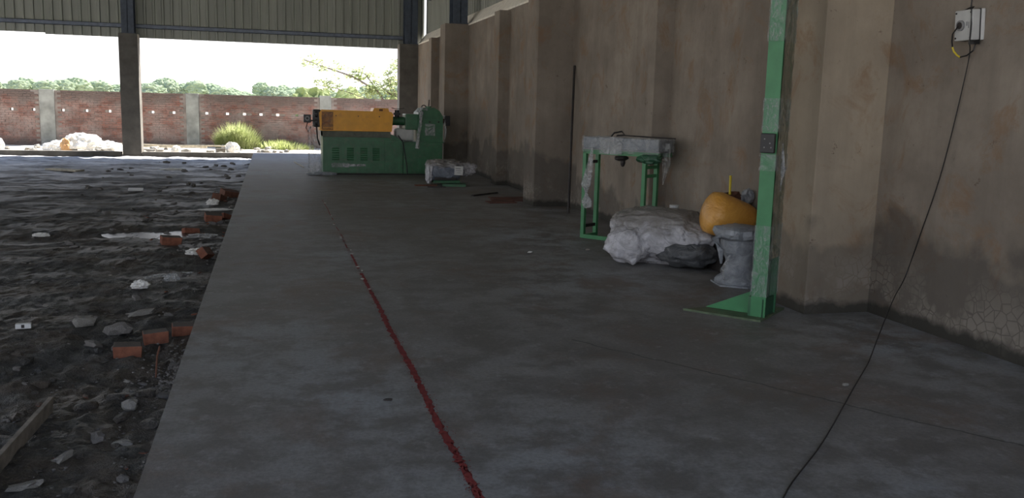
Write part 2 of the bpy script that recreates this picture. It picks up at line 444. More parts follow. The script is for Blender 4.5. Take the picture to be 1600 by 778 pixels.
def steel_column(x, y, w, d, z0, z1, label, face='Y'):
    t = thing('steel_column', label, 'column', (x, y, z0)); h = z1-z0
    fl_t = .016
    if face == 'Y':
        MB().bx(-w/2, w/2, -d/2, -d/2+fl_t, 0, h).build('flange', M['bluesteel'], t)
        MB().bx(-w/2, w/2, d/2-fl_t, d/2, 0, h).build('flange', M['bluesteel'], t)
        MB().bx(-.008, .008, -d/2, d/2, 0, h).build('web', M['bluesteel'], t)
    MB().bx(-w/2-.02, w/2+.02, -d/2-.02, d/2+.02, 0, .02).build('base_plate', M['bluesteel'], t)
    return t
steel_column(Xw-.19, 21.35, .34, .5, ZT+.022, ROOF, 'blue-black steel column on top of the wall pillar behind the orange machine')
for yp in (5.92, 13.38):
    MB().bx(Xw-.32, Xw+.02, yp+.05, yp+.55, ZT+.02, ROOF).build('steel_post', M['bluesteel'], wr)

# ------------------------------------------------------------------ far end: columns and gable sheeting
def conc_column(x0, x1, z1, label):
    t = thing('concrete_column', label, 'column', ((x0+x1)/2, YE+.25, -.28)); w = (x1-x0)/2
    MB().bx(-w, w, -.25, .25, 0, z1+.28, .01).build('shaft', M['conc'], t)
    return t
conc_column(-4.24, -3.72, 3.36, 'free-standing grey concrete column between the two openings of the far end')
conc_column(3.90, Xw+.02, 3.40, 'grey concrete corner column where the right wall meets the far opening')
steel_column(-3.98, YE+.25, .34, .40, 3.362, ROOF+1.6, 'dark blue steel column on the free-standing concrete column of the far end')
steel_column(4.27, YE+.25, .40, .40, 3.402, ROOF, 'dark blue steel column on the concrete corner column')
wb_ = bpy.data.objects.new('wall_back', None); COL.objects.link(wb_); wb_.location = (0, YE+.52, 0); tag(wb_, kind='structure')
gs = sheet_mesh(1.0, ROOF+2.4-3.27)
gs2 = sheet_mesh(1.0, ROOF+2.4-3.27-.05)
for i in range(18):
    x = 4.74-1.0-i; z = 3.27 if x > -6.4 else 3.31
    if x < -14: break
    link('cladding_sheet', gs2 if z > 3.3 else gs, wb_, (x, 0, z))
for z in (3.60, 4.9, 6.1, 7.3):
    for xa, xb in ((-13, -4.16), (-3.80, 4.05)):
        MB().bx(xa, xb, -.16, -.145, z-.06, z+.06).bx(xa, xb, -.16, -.08, z+.045, z+.06).bx(xa, xb, -.16, -.08, z-.06, z-.045).build('girt', M['girt'], wb_)

# ------------------------------------------------------------------ roof and left side (out of frame, they shade the place)
b = MB()
XR = -4.2
for (xa, za, xb, zb) in ((5.3, ROOF-.05, XR, ROOF+1.75), (XR, ROOF+1.75, -13.8, ROOF-.05)):
    b.prism([(xa, za), (xb, zb), (xb, zb+.03), (xa, za+.03)], -4.5, 29.4)
ce = b.build('ceiling', M['sheet']); tag(ce, kind='structure')
b = MB(); b.bx(-13.35, -13.3, -4, 29.1, 4.9, ROOF+.05)
wl = b.build('wall_left', M['sheet']); tag(wl, kind='structure')
for yp in (-1.6, 5.92, 13.38, 21.05, 28.6):
    MB().bx(-13.3, -12.8, yp, yp+.5, -.3, ROOF+.1).build('pillar', M['conc'], wl)
    MB().prism([(Xw, ROOF-.45), (Xw, ROOF-.12), (XR, ROOF+1.7), (-13, ROOF-.12), (-13, ROOF-.45), (XR, ROOF+1.25)], yp+.2, yp+.4).build('rafter', M['bluesteel'], ce)

# ------------------------------------------------------------------ boundary wall of brick
YB = 34.3; CH = .08; Z0 = -.2
holes = [-8.55, -7.87, -6.95, -6.2, -5.46, -4.76, -4.05, -3.35, -2.24, -1.53, -.94, -.36, .23, .91, 1.62, 2.5, 3.2, 3.9]
HC = 15
bw = MB()
NC = 24
wtop = Z0+NC*CH
bw.bx(-18, 9, YB+.012, YB+.22, Z0, Z0+HC*CH)
bw.bx(-18, 9, YB+.012, YB+.22, Z0+(HC+1)*CH, wtop-.01)
xp = -18
for h in holes+[9.07]:
    bw.bx(xp, h-.05, YB+.012, YB+.22, Z0+HC*CH, Z0+(HC+1)*CH); xp = h+.05
wall = bw.build('boundary_wall', M['mortar']); tag(wall, 'long red brick boundary wall with a row of small square holes, beyond the yard', 'wall')
pil = [(-7.67, -7.20), (-2.93, -2.50), (1.74, 2.15), (6.4, 6.85), (-12.4, -11.95)]
for x0, x1 in pil:
    MB().bx(x0, x1, YB-.03, YB+.25, Z0, wtop+(.06 if x0 > 1 else .01), .01).build('cement_pier', M['cement'], wall)
bm1 = MB().box((0, 0, 0), (.222, .10, .068), bev=0).mesh('brick', M['brick'])
cells = []
for c in range(NC):
    off = 0 if c % 2 else .117
    x = -18+off
    while x < 9:
        cx = x+.117
        bad = any(x0-.10 < cx < x1+.10 for x0, x1 in pil) or (c == HC and any(abs(cx-h) < .17 for h in holes))
        if not bad: cells.append((cx, Z0+c*CH+CH/2, c))
        x += .234
cells.sort(key=lambda t: (t[0]-1.0)**2 + 1.2*(t[1]-1.5)**2)
rb = random.Random(3)
for cx, cz, c in cells[:300]:
    o = link('brick', bm1, wall, (cx, YB+.05+rb.uniform(-.007, .006), cz)); o.rotation_euler = (rb.uniform(-.01, .01), 0, rb.uniform(-.015, .015))
b = MB()
for cx, cz, c in cells[300:]:
    if c == NC-1 and rb.random() < .12: continue
    b.box((cx, YB+.05+rb.uniform(-.007, .006), cz), (.222, .10, .068))
tag(b.build('brick', M['brick'], wall), kind='stuff')

# ------------------------------------------------------------------ yard between shed and wall
def heap():
    t = thing('sack_heap', 'heap of sunlit white sacks and sheeting in the yard by the brick wall', 'heap', (-5.75, 31.0, -.2))
    r = random.Random(5)
    MB().lump((.0, 0, .12), (.62, .5, .47), 4, .22, 2.2, 3, -.03, .18).build('sheeting', M['sackwhite'], t)
    MB().lump((.62, .05, .06), (.55, .4, .28), 4, .25, 2.6, 5, -.03, .2).build('sheeting', M['sackwhite'], t)
    MB().lump((-.68, .0, .04), (.45, .4, .30), 4, .25, 2.6, 8, -.03, .2).build('sheeting', M['sackwhite'], t)
    MB().lump((-.42, -.36, .12), (.17, .15, .30), 3, .3, 2.6, 9, -.1, .2).build('stained_sack', M['sackbrown'], t)['label'] = 'brown stained sack'
    return t
heap()
def stone_mesh(seed, m, d=(1, .8, .6), sub=2):
    return MB().lump((0, 0, 0), d, sub, .5, 1.9, seed, -.35, .3, .8).mesh('stone', m)
SM = [stone_mesh(i, M['stone'], (1, random.uniform(.65, .95), random.uniform(.5, .75))) for i in range(5)]
PM = [stone_mesh(i+9, M['pstone'], (1, random.uniform(.65, .95), random.uniform(.5, .75))) for i in range(4)]
WM = [stone_mesh(i+29, M['sackwhite'], (1, .8, .5), 2) for i in range(3)]
r = random.Random(11)
for i in range(70):
    x = r.uniform(-9, -.7) if i < 55 else r.uniform(-2, 1); y = r.uniform(29.1, 33.4)
    o = link('rubble_stone', r.choice(PM)); s = r.uniform(.05, .15); o.scale = (s*1.3, s, s); o.location = (x, y, out_h(x, y)+s*.3); o.rotation_euler.z = r.uniform(0, 6)
    tag(o, 'small pale stone lying in the sunlit yard before the brick wall', 'stone', 'pale stones in the yard')
for (x, y, s, lab) in ((-1.25, 31.2, .24, 'white crumpled bag in the sunlit yard beside the grass tuft'), (-8.3, 31.5, .22, 'white crumpled bag in the yard at the far left'), (-2.9, 30.0, .17, 'small white bag in the yard right of the free-standing column')):
    o = MB().lump((0, 0, s*.5), (s*.9, s*.7, s), 3, .3, 2, int(s*100), -s*.5, .2).build('plastic_bag', M['sackwhite']); o.location = (x, y, out_h(x, y)); tag(o, lab, 'bag')
o = MB().box((0, 0, .09), (.27, .2, .2), (0, 0, .3)).build('cement_block', M['conc']); o.location = (-1.62, 31.0, out_h(-1.62, 31)-.02); tag(o, 'square brown block in the yard just left of the white bag by the grass', 'block')
for i, (p, q, lab) in enumerate((((-6.0, 33.6, -.05), (-1.5, 31.6, .0), 'long pale bamboo pole lying in the yard behind the free-standing column'), ((-6.2, 32.6, -.08), (-2.1, 31.9, -.06), 'second bamboo pole, lying nearer the plinth than the long one'))):
    tag(MB().tube([Vector(p).lerp(Vector(q), k/8)+Vector((0, 0, .012*math.sin(k))) for k in range(9)], .028, 6).build('bamboo_pole', M['palewood']), lab, 'pole')

# grass tuft
def grass(name, label, cx, cy, n, hx, hz, seed):
    r = random.Random(seed); bm = bmesh.new()
    for i in range(n):
        a = r.uniform(0, 6.28); d = r.random()**.6
        bx, by = cx+math.cos(a)*d*hx, cy+math.sin(a)*d*hx*.4
        H = hz*(1-.55*d*d)*r.uniform(.55, 1.05); lean = Vector((math.cos(a)*d*.35+r.uniform(-.15, .15), math.sin(a)*.2, 0))*H
        w = r.uniform(.008, .016); s = Vector((math.cos(a+1.5), math.sin(a+1.5), 0))*w
        base = Vector((bx, by, -.2)); mid = base+lean*.4+Vector((0, 0, H*.6)); top = base+lean*1.3+Vector((0, 0, H))
        v = [bm.verts.new(p) for p in (base-s, base+s, mid+s*.8, mid-s*.8, top)]
        bm.faces.new(v[:4]); bm.faces.new((v[3], v[2], v[4]))
    me = bpy.data.meshes.new(name); bm.to_mesh(me); bm.free(); me.materials.append(M['grass'])
    return tag(link(name, me), label, 'grass')
grass('grass_tuft', 'big tuft of tall green grass against the brick wall', -1.15, 33.3, 2200, .75, 1.05, 1)
tag(grass('grass', 'low green weeds along the foot of the brick wall', .3, 33.6, 1600, 1.2, .42, 2), kind='stuff')

# ------------------------------------------------------------------ trees beyond the wall
def far_tree(x, y, w, h, seed, label):
    lab, grp = (('pale green tree in the distant line, left of the free-standing column', 'distant trees left of the column') if x < -31 else
                ('pale green tree in the distant line, between the free-standing column and the orange machine', 'distant trees between column and machine') if x < 2 else
                ('pale green tree in the distant line, above the orange machine', 'distant trees above the machine'))
    t = thing('tree', lab, 'tree', (x, y, -.3), 0, grp); r = random.Random(seed)
    MB().tube([(0, 0, 0), (.1, 0, h*.3), (0, .1, h*.6)], [.3, .22, .12]).build('trunk', M['bark'], t)
    b = MB()
    for k in range(7):
        b.lump((r.uniform(-.75, .75)*w, r.uniform(-2, 2), h*r.uniform(.35, .68)), (w*r.uniform(.35, .55), w*.35, h*r.uniform(.24, .32)), 4, .22, 2.5, seed+k, None, .3)
    b.build('crown', M['leaf'], t)
tops = [5.6, 6.2, 5.4, 5.9, 6.3, 5.5, 5.7, 7.0, 6.3, 5.6, 6.4, 6.0, 5.5, 6.8, 6.2, 7.2, 6.3, 5.8]
for i, h in enumerate(tops):
    far_tree(-62+i*6.2, 196+(i % 3)*4, 5.2, h*.93, i, 'pale green tree crown in the distant tree line over the brick wall')

def acacia():
    t = thing('acacia_tree', 'sparse feathery tree rising behind the brick wall above the orange machine', 'tree', (5.4, 40, -.2)); r = random.Random(4)
    P = lambda *a: [Vector(p) for p in a]
    br = [P((0, 0, 0), (-.2, 0, 1.2), (-.9, 0, 2.3), (-2.0, .1, 2.9), (-3.2, 0, 3.25), (-4.1, 0, 3.55)), P((-.2, 0, 1.2), (-1.2, .3, 1.9), (-2.6, .2, 2.35), (-3.6, .1, 2.5)),
          P((0, 0, .9), (-.1, -.2, 2.0), (-.5, -.3, 3.0), (-.2, -.2, 3.6)), P((0, 0, 1.4), (.5, .1, 2.3), (1.2, .2, 3.1)), P((-.9, 0, 2.3), (-1.4, .2, 3.0), (-2.2, .2, 3.3)), P((-.1, 0, 2.), (-.8, 0, 2.5), (-1.2, 0, 2.3)), P((0, 0, 1.5), (-.4, 0, 2.5), (.3, 0, 2.9), (1.2, 0, 2.8))]
    for i, q in enumerate(br):
        MB().tube(q, [.07*(1-.75*k/(len(q)-1)) if i == 0 else .03*(1-.7*k/(len(q)-1)) for k in range(len(q))], 5).build('branch' if i else 'trunk', M['bark'], t)
    bm = bmesh.new()
    for q in br:
        for k in range(1, len(q)):
            for j in range(10):
                c = q[k-1].lerp(q[k], r.random())
                if c.z < 1.5: continue
                c = c+Vector((r.gauss(0, .16), r.gauss(0, .2), r.gauss(.02, .12)))
                for m in range(18):
                    p = c+Vector((r.gauss(0, .12), r.gauss(0, .12), r.gauss(0, .06)))
                    a = Vector((r.uniform(-1, 1), r.uniform(-1, 1), r.uniform(-.5, .5))).normalized()*.075; bb = a.cross(Vector((r.uniform(-1, 1), r.uniform(-1, 1), 1))).normalized()*.04
                    bm.faces.new([bm.verts.new(p+v) for v in (-a, -bb, a, bb)])
    me = bpy.data.meshes.new('foliage'); bm.to_mesh(me); bm.free(); me.materials.append(M['leaf2']); link('foliage', me, t)
acacia()
def bush(x, y, w, h, seed, lab):
    b = MB(); r = random.Random(seed)
    for k in range(6): b.lump((r.uniform(-.6, .6)*w, r.uniform(-.5, .5), h*r.uniform(.3, .6)), (w*.45, w*.4, h*.42), 3, .4, 3, seed+k, None, .4)
    o = b.build('bush', M['leaf2']); o.location = (x, y, -.2); tag(o, lab, 'bush')
bush(3.0, 48, 2.2, 2.6, 3, 'yellow-green bush behind the brick wall left of the sparse tree trunk')
bush(8.0, 50, 2.4, 2.8, 4, 'yellow-green bush behind the brick wall at the corner column')

# ------------------------------------------------------------------ red marking line with lime specks
def marking():
    r = random.Random(2)
    t = thing('marking_line', 'thin red paint line running down the length of the grey slab', 'line', (.7586, 8, 0))
    bm = bmesh.new(); y = 1.6; seg = []
    while y < 14.5:
        fade = 1 if y < 6.2 else max(.30, 1-(y-6.2)/6)
        w = .020*fade*(.85+.5*noise.noise(Vector((0, y*14, 1)))+.7*noise.noise(Vector((0, y*45, 4))))
        cx = .012*noise.noise(Vector((3, y*1.1, 0)))+.006*noise.noise(Vector((3, y*14, 0)))
        on = not (y > 6.6 and noise.noise(Vector((9, y*3.5, 2))) > .28) and not (y > 9 and noise.noise(Vector((2, y*2.1, 7))) > .12)
        seg.append((y, cx-w, cx+w*(1+.4*noise.noise(Vector((7, y*60, 0)))), on)); y += .018+.0015*y
    for a, c in zip(seg, seg[1:]):
        if not (a[3] and c[3]): continue
        v = [bm.verts.new((q[k], q[0]-8, .0016)) for q, k in ((a, 1), (a, 2), (c, 2), (c, 1))]; bm.faces.new(v)
    for i in range(3200):
        y = 1.6+9*r.random()**1.2; x = r.gauss(0, .016); s = r.uniform(.0012, .0045)
        v = [bm.verts.new((x+math.cos(k*1.57)*s, y-8+math.sin(k*1.57)*s*1.6, .0016)) for k in range(4)]; bm.faces.new(v)
    bmesh.ops.remove_doubles(bm, verts=bm.verts, dist=.0001)
    me = bpy.data.meshes.new('paint'); bm.to_mesh(me); bm.free(); me.materials.append(M['redline']); link('paint', me, t)
    for y in (7.3, 8.15, 8.35, 9.1, 9.35, 10.2, 10.3, 11.4, 12.3, 13.9, 7.75):
        MB().lump((r.gauss(0, .012), y-8, .002), (.016*r.uniform(.6, 1.4), .03*r.uniform(.6, 1.5), .003), 1, .3, 3, int(y*10), -.002).build('lime_speck', M['speck'], t)
marking()

# ------------------------------------------------------------------ green and orange machine at the far end of the slab
def extruder():
    t = thing('extruder_machine', 'long green machine with an orange barrel cover, at the far end of the slab', 'machine', (1.05, 19.6, 0))
    D = .85; g = M['green']
    def rr(x0, z0): pass
    prof = [(0, .035), (1.72, .035), (1.72, .70), (1.60, .80), (1.50, .86), (1.38, .90), (0, .90)]
    MB().prism(prof, 0, D).build('cabinet', g, t)
    MB().bx(.12, 2.45, .06, D-.06, 0, .04).build('plinth', M['dark'], t)  # recessed base, kept dark to paint in the shadow beneath the machine
    MB().bx(.0, 1.44, -.012, D+.01, .80, .925, .01).build('top_plate', M['dusty'], t)
    MB().bx(.06, .34, -.014, 0, .08, .76).build('panel', g, t)
    lp = MB().bx(.11, 1.30, -.012, 0, .10, .74).build('louvre_panel', g, t)
    for x0 in (.19, .50, .79, 1.05):
        for k in range(6):
            MB().prism([(-.012, .31+k*.047), (-.032, .31+k*.047), (-.012, .31+k*.047+.03)], x0, x0+.15, 'X').build('louvre', g, lp)
    MB().bx(1.32, 1.66, -.014, 0, .08, .72).build('door', g, t)
    MB().bx(1.70, 2.58, 0, D, .03, .72, .008).build('gearbox_stand', g, t)
    MB().bx(1.74, 2.0, -.012, 0, .06, .68).build('panel', g, t)
    MB().bx(2.04, 2.55, -.012, 0, .06, .68).build('panel', g, t)
    # orange barrel cover
    bc = MB().prism([(-.05, .93), (1.47, .93), (1.50, 1.30), (1.46, 1.355), (-.02, 1.37), (-.07, 1.30)], .03, D-.1).build('barrel_cover', M['orange'], t)
    MB().prism([(1.06, 1.35), (1.42, 1.35), (1.40, 1.43), (1.09, 1.43)], .1, D-.2).build('feed_lid', M['orange'], t)
    MB().bx(1.2, 1.28, .09, .1, 1.37, 1.41).build('vent', M['rust'], t)
    MB().bx(.0, 1.44, .022, .03, .97, 1.01).build('cover_seam', M['orange'], t)
    MB().bx(-.02, .22, .012, .028, .95, 1.33).build('film_over_cover', M['wrapb'], bc)
    for x in (.28, .75, 1.2): MB().cyl((x, .03, 1.25), (x, .018, 1.25), .012, seg=8).build('bolt', M['dark'], bc)
    # die head, fans and gauge on the left
    MB().lathe([(.05, 0), (.1, .01), (.105, .06), (.06, .08)], seg=20).rot((0, PI/2, 0)).build('fan_housing', M['black'], t, loc=(-.16, .2, 1.27))
    MB().lathe([(.05, 0), (.1, .01), (.105, .06), (.06, .08)], seg=20).rot((0, PI/2, 0)).build('fan_housing', M['black'], t, loc=(-.16, .2, 1.10))
    MB().bx(-.2, -.03, .12, .32, 1.0, 1.37, .03).build('die_head', M['black'], t)
    gb = MB().bx(-.39, -.24, .05, .20, 1.09, 1.26, .01).build('gauge_box', M['black'], t)
    MB().cyl((-.315, .05, 1.18), (-.315, .035, 1.18), .05, seg=20).build('gauge_dial', M['grey'], gb)
    MB().cyl((-.315, .035, 1.18), (-.315, .028, 1.18), .025, seg=14).build('gauge_centre', M['dark'], gb)
    MB().bx(-.3, -.05, .1, .13, 1.12, 1.15).build('bracket', M['dark'], t)
    MB().tube([(-.31, .12, 1.09), (-.34, .12, .98), (-.30, .13, .9), (-.24, .14, 1.0)], .012).build('cable', M['black'], t)
    MB().tube([(-.12, .2, 1.0), (-.1, .18, .75), (-.06, .1, .62)], .018).build('hose', M['dark'], t)
    # hanging plastic at the left end
    bm = bmesh.new(); rows = 26; cols = 10; V = []
    for j in range(rows):
        z = 1.02*(1-j/(rows-1)) + .012; wd = .07+.10*(j/rows)
        V.append([bm.verts.new((-.30+.22*(j/rows)**.7*.5 + (i/(cols-1)-.5)*2*wd + .05, .1+.05*noise.noise(Vector((i*.8, j*.25, 1)))+.03*math.sin(i*1.7), z)) for i in range(cols)])
    for j in range(rows-1):
        for i in range(cols-1): bm.faces.new((V[j][i], V[j][i+1], V[j+1][i+1], V[j+1][i]))
    me = bpy.data.meshes.new('plastic_film'); bm.to_mesh(me); bm.free(); me.materials.append(M['wrapw'])
    for p in me.polygons: p.use_smooth = True
    link('plastic_film', me, t)
    MB().lump((-.02, -.12, .02), (.30, .12, .05), 3, .3, 3, 4, -.02, .2).build('plastic_film', M['pgrey'], t)
    MB().bx(.18, .55, -.020, -.014, .16, .25).build('film_scrap', M['wrapw'], t); MB().bx(.42, .9, -.021, -.014, .18, .23).build('film_scrap', M['wrapw'], t)
    # barrel, feed throat and gearbox
    MB().cyl((1.46, .4, 1.16), (2.05, .4, 1.16), .095, seg=24).build('barrel', g, t)
    MB().cyl((1.80, .4, 1.16), (1.98, .4, 1.16), .13, .17, seg=24).build('barrel_flange', g, t)
    MB().bx(1.78, 2.06, .15, .65, .98, 1.32, .02).build('feed_housing', g, t)
    MB().cyl((1.62, .35, 1.24), (1.62, .35, 1.40), .05, seg=14).bx(1.55, 1.69, .3, .42, 1.29, 1.34).build('throat_valve', M['black'], t)
    MB().tube([(1.5, .35, 1.44), (1.62, .35, 1.42), (1.78, .35, 1.44)], .008).build('valve_lever', M['dark'], t)
    MB().bx(1.58, 1.98, .2, .6, .74, 1.0, .05).build('wrapped_hopper_part', M['offwhite'], t)['label'] = 'white wrapped box under the barrel'
    MB().prism([(2.04, .72), (2.60, .72), (2.60, 1.28), (2.52, 1.40), (2.40, 1.47), (2.16, 1.46), (2.06, 1.36), (2.03, 1.1)], .08, D-.05).build('gearbox', g, t)
    MB().bx(2.02, 2.62, .06, D-.03, .70, .735).build('gearbox_flange', g, t)
    MB().bx(2.09, 2.55, .055, .08, 1.19, 1.215).build('gearbox_rib', g, t)
    for x in (2.12, 2.3, 2.5): MB().cyl((x, .08, 1.16), (x, .06, 1.16), .018, seg=8).build('bolt', M['dark'], t)
    MB().cyl((2.33, .4, 1.44), (2.33, .4, 1.50), .06, seg=14).build('breather', g, t)
    MB().tube([(2.33, .4, 1.50), (2.34, .4, 1.64)], .012).build('lifting_rod', M['dark'], t)
    MB().tube([(2.22+.05*math.cos(a*PI/6), .4, 1.47+.05*math.sin(a*PI/6)) for a in range(7)], .012).build('lifting_eye', M['dark'], t)
    MB().cyl((2.60, .4, 1.18), (2.70, .4, 1.18), .05, seg=14).build('shaft', M['rust'], t)
    MB().bx(2.68, 2.80, .28, .52, 1.08, 1.30, .01).build('coupling_guard', M['black'], t)
    # cable and plastic strips
    MB().tube([(1.60, -.02, .86), (1.70, -.04, .72), (1.74, -.04, .5), (1.79, -.04, .2), (1.80, -.04, .03)], .012).build('cable', M['black'], t)
    b = MB()
    pts = [(2.03, .02, 1.42), (2.10, .0, 1.36), (2.08, -.01, 1.1), (2.04, -.02, .85), (2.02, -.03, .58)]
    b.tube(pts, [.05, .045, .03, .035, .05], 7)
    for v in b.bm.verts: v.co += Vector((.015*noise.noise(v.co*20), 0, 0)); v.co.y = v.co.y*.5-.01
    b.build('film_strip', M['wrapw'], t)
    MB().tube([(2.0, .06, 1.39), (2.12, .05, 1.45), (2.25, .05, 1.42)], [.02, .035, .02], 7).build('film_strip', M['wrapw'], t)
    MB().bx(2.20, 2.42, .055, .074, .86, 1.12).build('film_scrap', M['wrap'], t)
    MB().tube([(2.63, .05, 1.2), (2.66, .04, .95), (2.62, .03, .72)], [.015, .03, .01], 6).build('film_strip', M['wrap'], t)
extruder()

# ------------------------------------------------------------------ wrapped motor on a green base
def motor():
    t = thing('wrapped_motor', 'plastic-wrapped blue-grey motor on a green base, right of the orange machine', 'motor', (3.22, 17.2, 0))
    MB().prism([(-.1, -.42), (.34, -.47), (.42, -.1), (.0, .25)], .0, .045, 'Z').build('base_plate', M['green'], t)
    MB().bx(-.22, .30, -.1, .28, .04, .09).build('base_frame', M['green'], t)
    MB().lump((.02, .05, .27), (.31, .24, .19), 4, .08, 2.2, 3, None, .06, .55).build('motor_body', M['bluewrap'], t)
    MB().lump((.0, .05, .40), (.33, .27, .09), 4, .22, 2.6, 4, None, .22, .7).build('plastic_film', M['silver'], t)
    MB().lump((-.29, .03, .25), (.06, .20, .22), 3, .2, 2.6, 6, None, .22, .7).build('plastic_film', M['silver'], t)
    MB().lump((.47, .15, .30), (.20, .15, .13), 4, .35, 2.2, 7, None, .3).build('plastic_tail', M['silver'], t)
    MB().box((.245, -.235, .29), (.17, .006, .17), (0, .04, .1)).build('paper_label', M['white'], t)
    MB().box((.235, -.240, .33), (.10, .002, .012), (0, .04, .1)).box((.245, -.240, .29), (.12, .002, .008), (0, .04, .1)).box((.24, -.240, .25), (.08, .002, .008), (0, .04, .1)).build('label_print', M['grey'], t)
    MB().box((0, -.17, .13), (.42, .03, .05)).build('motor_foot', M['dark'], t)
motor()
tag(MB().box((2.83, 16.95, .012), (.42, .12, .024), (0, 0, .05)).build('wooden_strip', M['rust']), 'dark brown wooden strip on the floor at the left of the wrapped motor base', 'plank')
tag(MB().box((2.98, 16.62, .010), (.34, .06, .020), (0, 0, -.1)).build('wooden_strip', M['dark']), 'thin dark strip on the floor in front of the wrapped motor', 'plank')
tag(MB().box((3.58, 15.22, .012), (.78, .04, .022), (0, 0, .76)).build('iron_bar', M['dark']), 'thin dark iron flat bar on the floor between the motor and the pillar', 'bar')
def redsheets():
    for k, (x, y, a, lab) in enumerate(((3.84, 14.62, .1, 'red-brown sheet on the floor at the foot of the middle pillar, furthest back'), (3.73, 14.25, -.12, 'red-brown sheet on the floor at the foot of the middle pillar, middle one'), (3.55, 13.95, .05, 'red-brown sheet on the floor at the foot of the middle pillar, nearest'))):
        tag(MB().box((x, y, .008), (.62-.08*k, .26, .012), (0, 0, a)).build('metal_sheet', M['redsheet']), lab, 'sheet')
redsheets()

# iron rod leaning on the wall past the middle pillar
tag(MB().tube([(4.17, 12.38, .012), (4.30, 12.75, 1.1), (4.46, 13.20, 2.16)], .018, 8).build('iron_rod', M['dark']), 'tall thin dark iron rod leaning against the wall by the middle pillar', 'rod')

# ------------------------------------------------------------------ green stand with wrapped box
def stand():
    a = math.atan2(-.8, .6)
    t = thing('green_stand', 'green steel frame stand with a plastic-wrapped box on top, against the wall', 'stand', (3.57, 10.04, 0), a)
    L, D, H, s = .80, .27, 1.05, .045; g = M['bright']
    for x in (0, L):
        for y in (0, D): MB().bx(x-s/2, x+s/2, y-s/2, y+s/2, 0, H).build('leg', g, t)
        for z in ((.14, .90) if x == 0 else (.88, .78)):
            MB().bx(x-.012, x+.012, s/2, D-s/2, z-.018, z+.018).build('crossbar', g if x else M['dark'], t)
        MB().bx(x-s/2, x+s/2, s/2, D-s/2, .0, .04).build('foot_rail', g, t)
    MB().bx(s/2, L-s/2, -s/2, s/2, 0, .045).build('bottom_rail', g, t)
    MB().bx(-s/2, L+.18, -s/2, s/2, H-.05, H).build('top_rail', g, t)
    MB().bx(-s/2, L+.18, D-s/2, D+s/2, H-.05, H).build('top_rail', g, t)
    MB().bx(-.03, L+.2, -.035, D+.035, H, H+.012).build('top_plate', M['grey'], t)
    MB().bx(-.02, L+.18, -.03, D+.03, H+.012, H+.145, .012).build('tray', M['pgrey'], t)['label'] = 'long tray wrapped in clear film'
    MB().bx(-.035, L+.2, -.045, D+.045, H-.03, H+.16, .02).build('plastic_film', M['wrap'], t)
    MB().bx(.22, .52, -.052, -.046, H-.04, H+.15).build('film_band', M['wrapw'], t)
    MB().tube([(.35, .1, H+.165), (.45, .1, H+.175), (.75, .1, H+.17), (1.12, .09, H+.165)], .008).build('spindle', M['dark'], t)
    MB().tube([(.28, .1, H+.16), (.33, .08, H+.20), (.42, .1, H+.22), (.45, .12, H+.18), (.36, .1, H+.17)], .01).build('cable_loop', M['black'], t)
    MB().lump((.48, .02, H-.08), (.09, .06, .035), 2, .2, 2).lump((.5, .02, H-.13), (.03, .03, .05), 2, .1, 2).build('pump', M['dark'], t)
    MB().lump((.86, 0, H-.07), (.15, .08, .06), 3, .35, 2.4, 5, None, .3).build('plastic_film', M['dgreen'], t)
    b = MB()
    b.tube([(.12, -.04, H+.02), (.10, -.06, H-.2), (.06, -.07, H-.42), (.08, -.07, H-.60), (.10, -.07, H-.68)], [.02, .045, .07, .075, .05], 9)
    for v in b.bm.verts: v.co.x += .02*noise.noise(v.co*22); v.co.y = -.06+(v.co.y+.06)*.35
    b.build('hanging_film', M['wrapw'], t)
    b = MB()
    b.tube([(1.0, .1, H+.1), (1.03, .08, H-.1), (1.0, .06, H-.35)], [.05, .045, .012], 9)
    for v in b.bm.verts: v.co.x += .03*noise.noise(v.co*18)
    b.build('hanging_film', M['wrap'], t)
stand()

# ------------------------------------------------------------------ silver bundle, orange hopper, wrapped pedestal
def bundle():
    t = thing('wrapped_bundle', 'bulky bundle wrapped in silver-grey plastic on the floor beside the green stand', 'bundle', (3.84, 8.27, 0), -.66)
    b = MB()
    g = bmesh.ops.create_icosphere(b.bm, subdivisions=6, radius=1); o = Vector((4, 2, 9))
    for v in g['verts']:
        p = v.co.normalized(); q = Vector([math.copysign(abs(c)**.72, c) for c in p])
        rd = Vector((p.x*9+p.y*6, p.y*9-p.x*4, p.z*2.2)); k = 1+.10*noise.noise(p*1.8+o)+.05*noise.noise(p*5+o)-.07*abs(noise.noise(p*3.2+o*2))-.03*abs(noise.noise(p*8+o))-.05*abs(noise.noise(rd+o))*(1-max(0, p.z))-.02*abs(noise.noise(rd*2.3+o))
        z = q.z*.29*k
        sl = 1-.18*max(0, q.x)                        # falls away to the right
        x = q.x*.60*k; y = q.y*.42*k
        if q.z < .3: x = x*(1+.30*(q.z-.3)); y = y*(1+.32*(q.z-.3))
        v.co = Vector((x, y, .26+z*sl*1.05+ (-.03 if x > .25 else 0)))
        v.co.z = max(v.co.z, .0)
    b.build('plastic_film', M['silver'], t, smooth=True)
    MB().lump((.26, -.22, .15), (.30, .20, .15), 4, .2, 2, 2, -.14, .15).build('inner_pack', M['darkwrap'], t, smooth=True)
    MB().lump((-.30, -.32, .20), (.22, .14, .19), 4, .25, 2, 12, -.19, .25).build('film_fold', M['silver'], t, smooth=True)
    MB().cyl((.0, .26, .45), (.0, .26, .56), .045, .05, 12).build('wrapped_knob', M['offwhite'], t)
    MB().cyl((.42, .22, .38), (.42, .22, .49), .03, .035, 12).build('wrapped_knob', M['offwhite'], t)
    MB().tube([(.36, .2, .44), (.44, .15, .47), (.52, .12, .42)], .015).build('strap', M['wrapw'], t)
bundle()

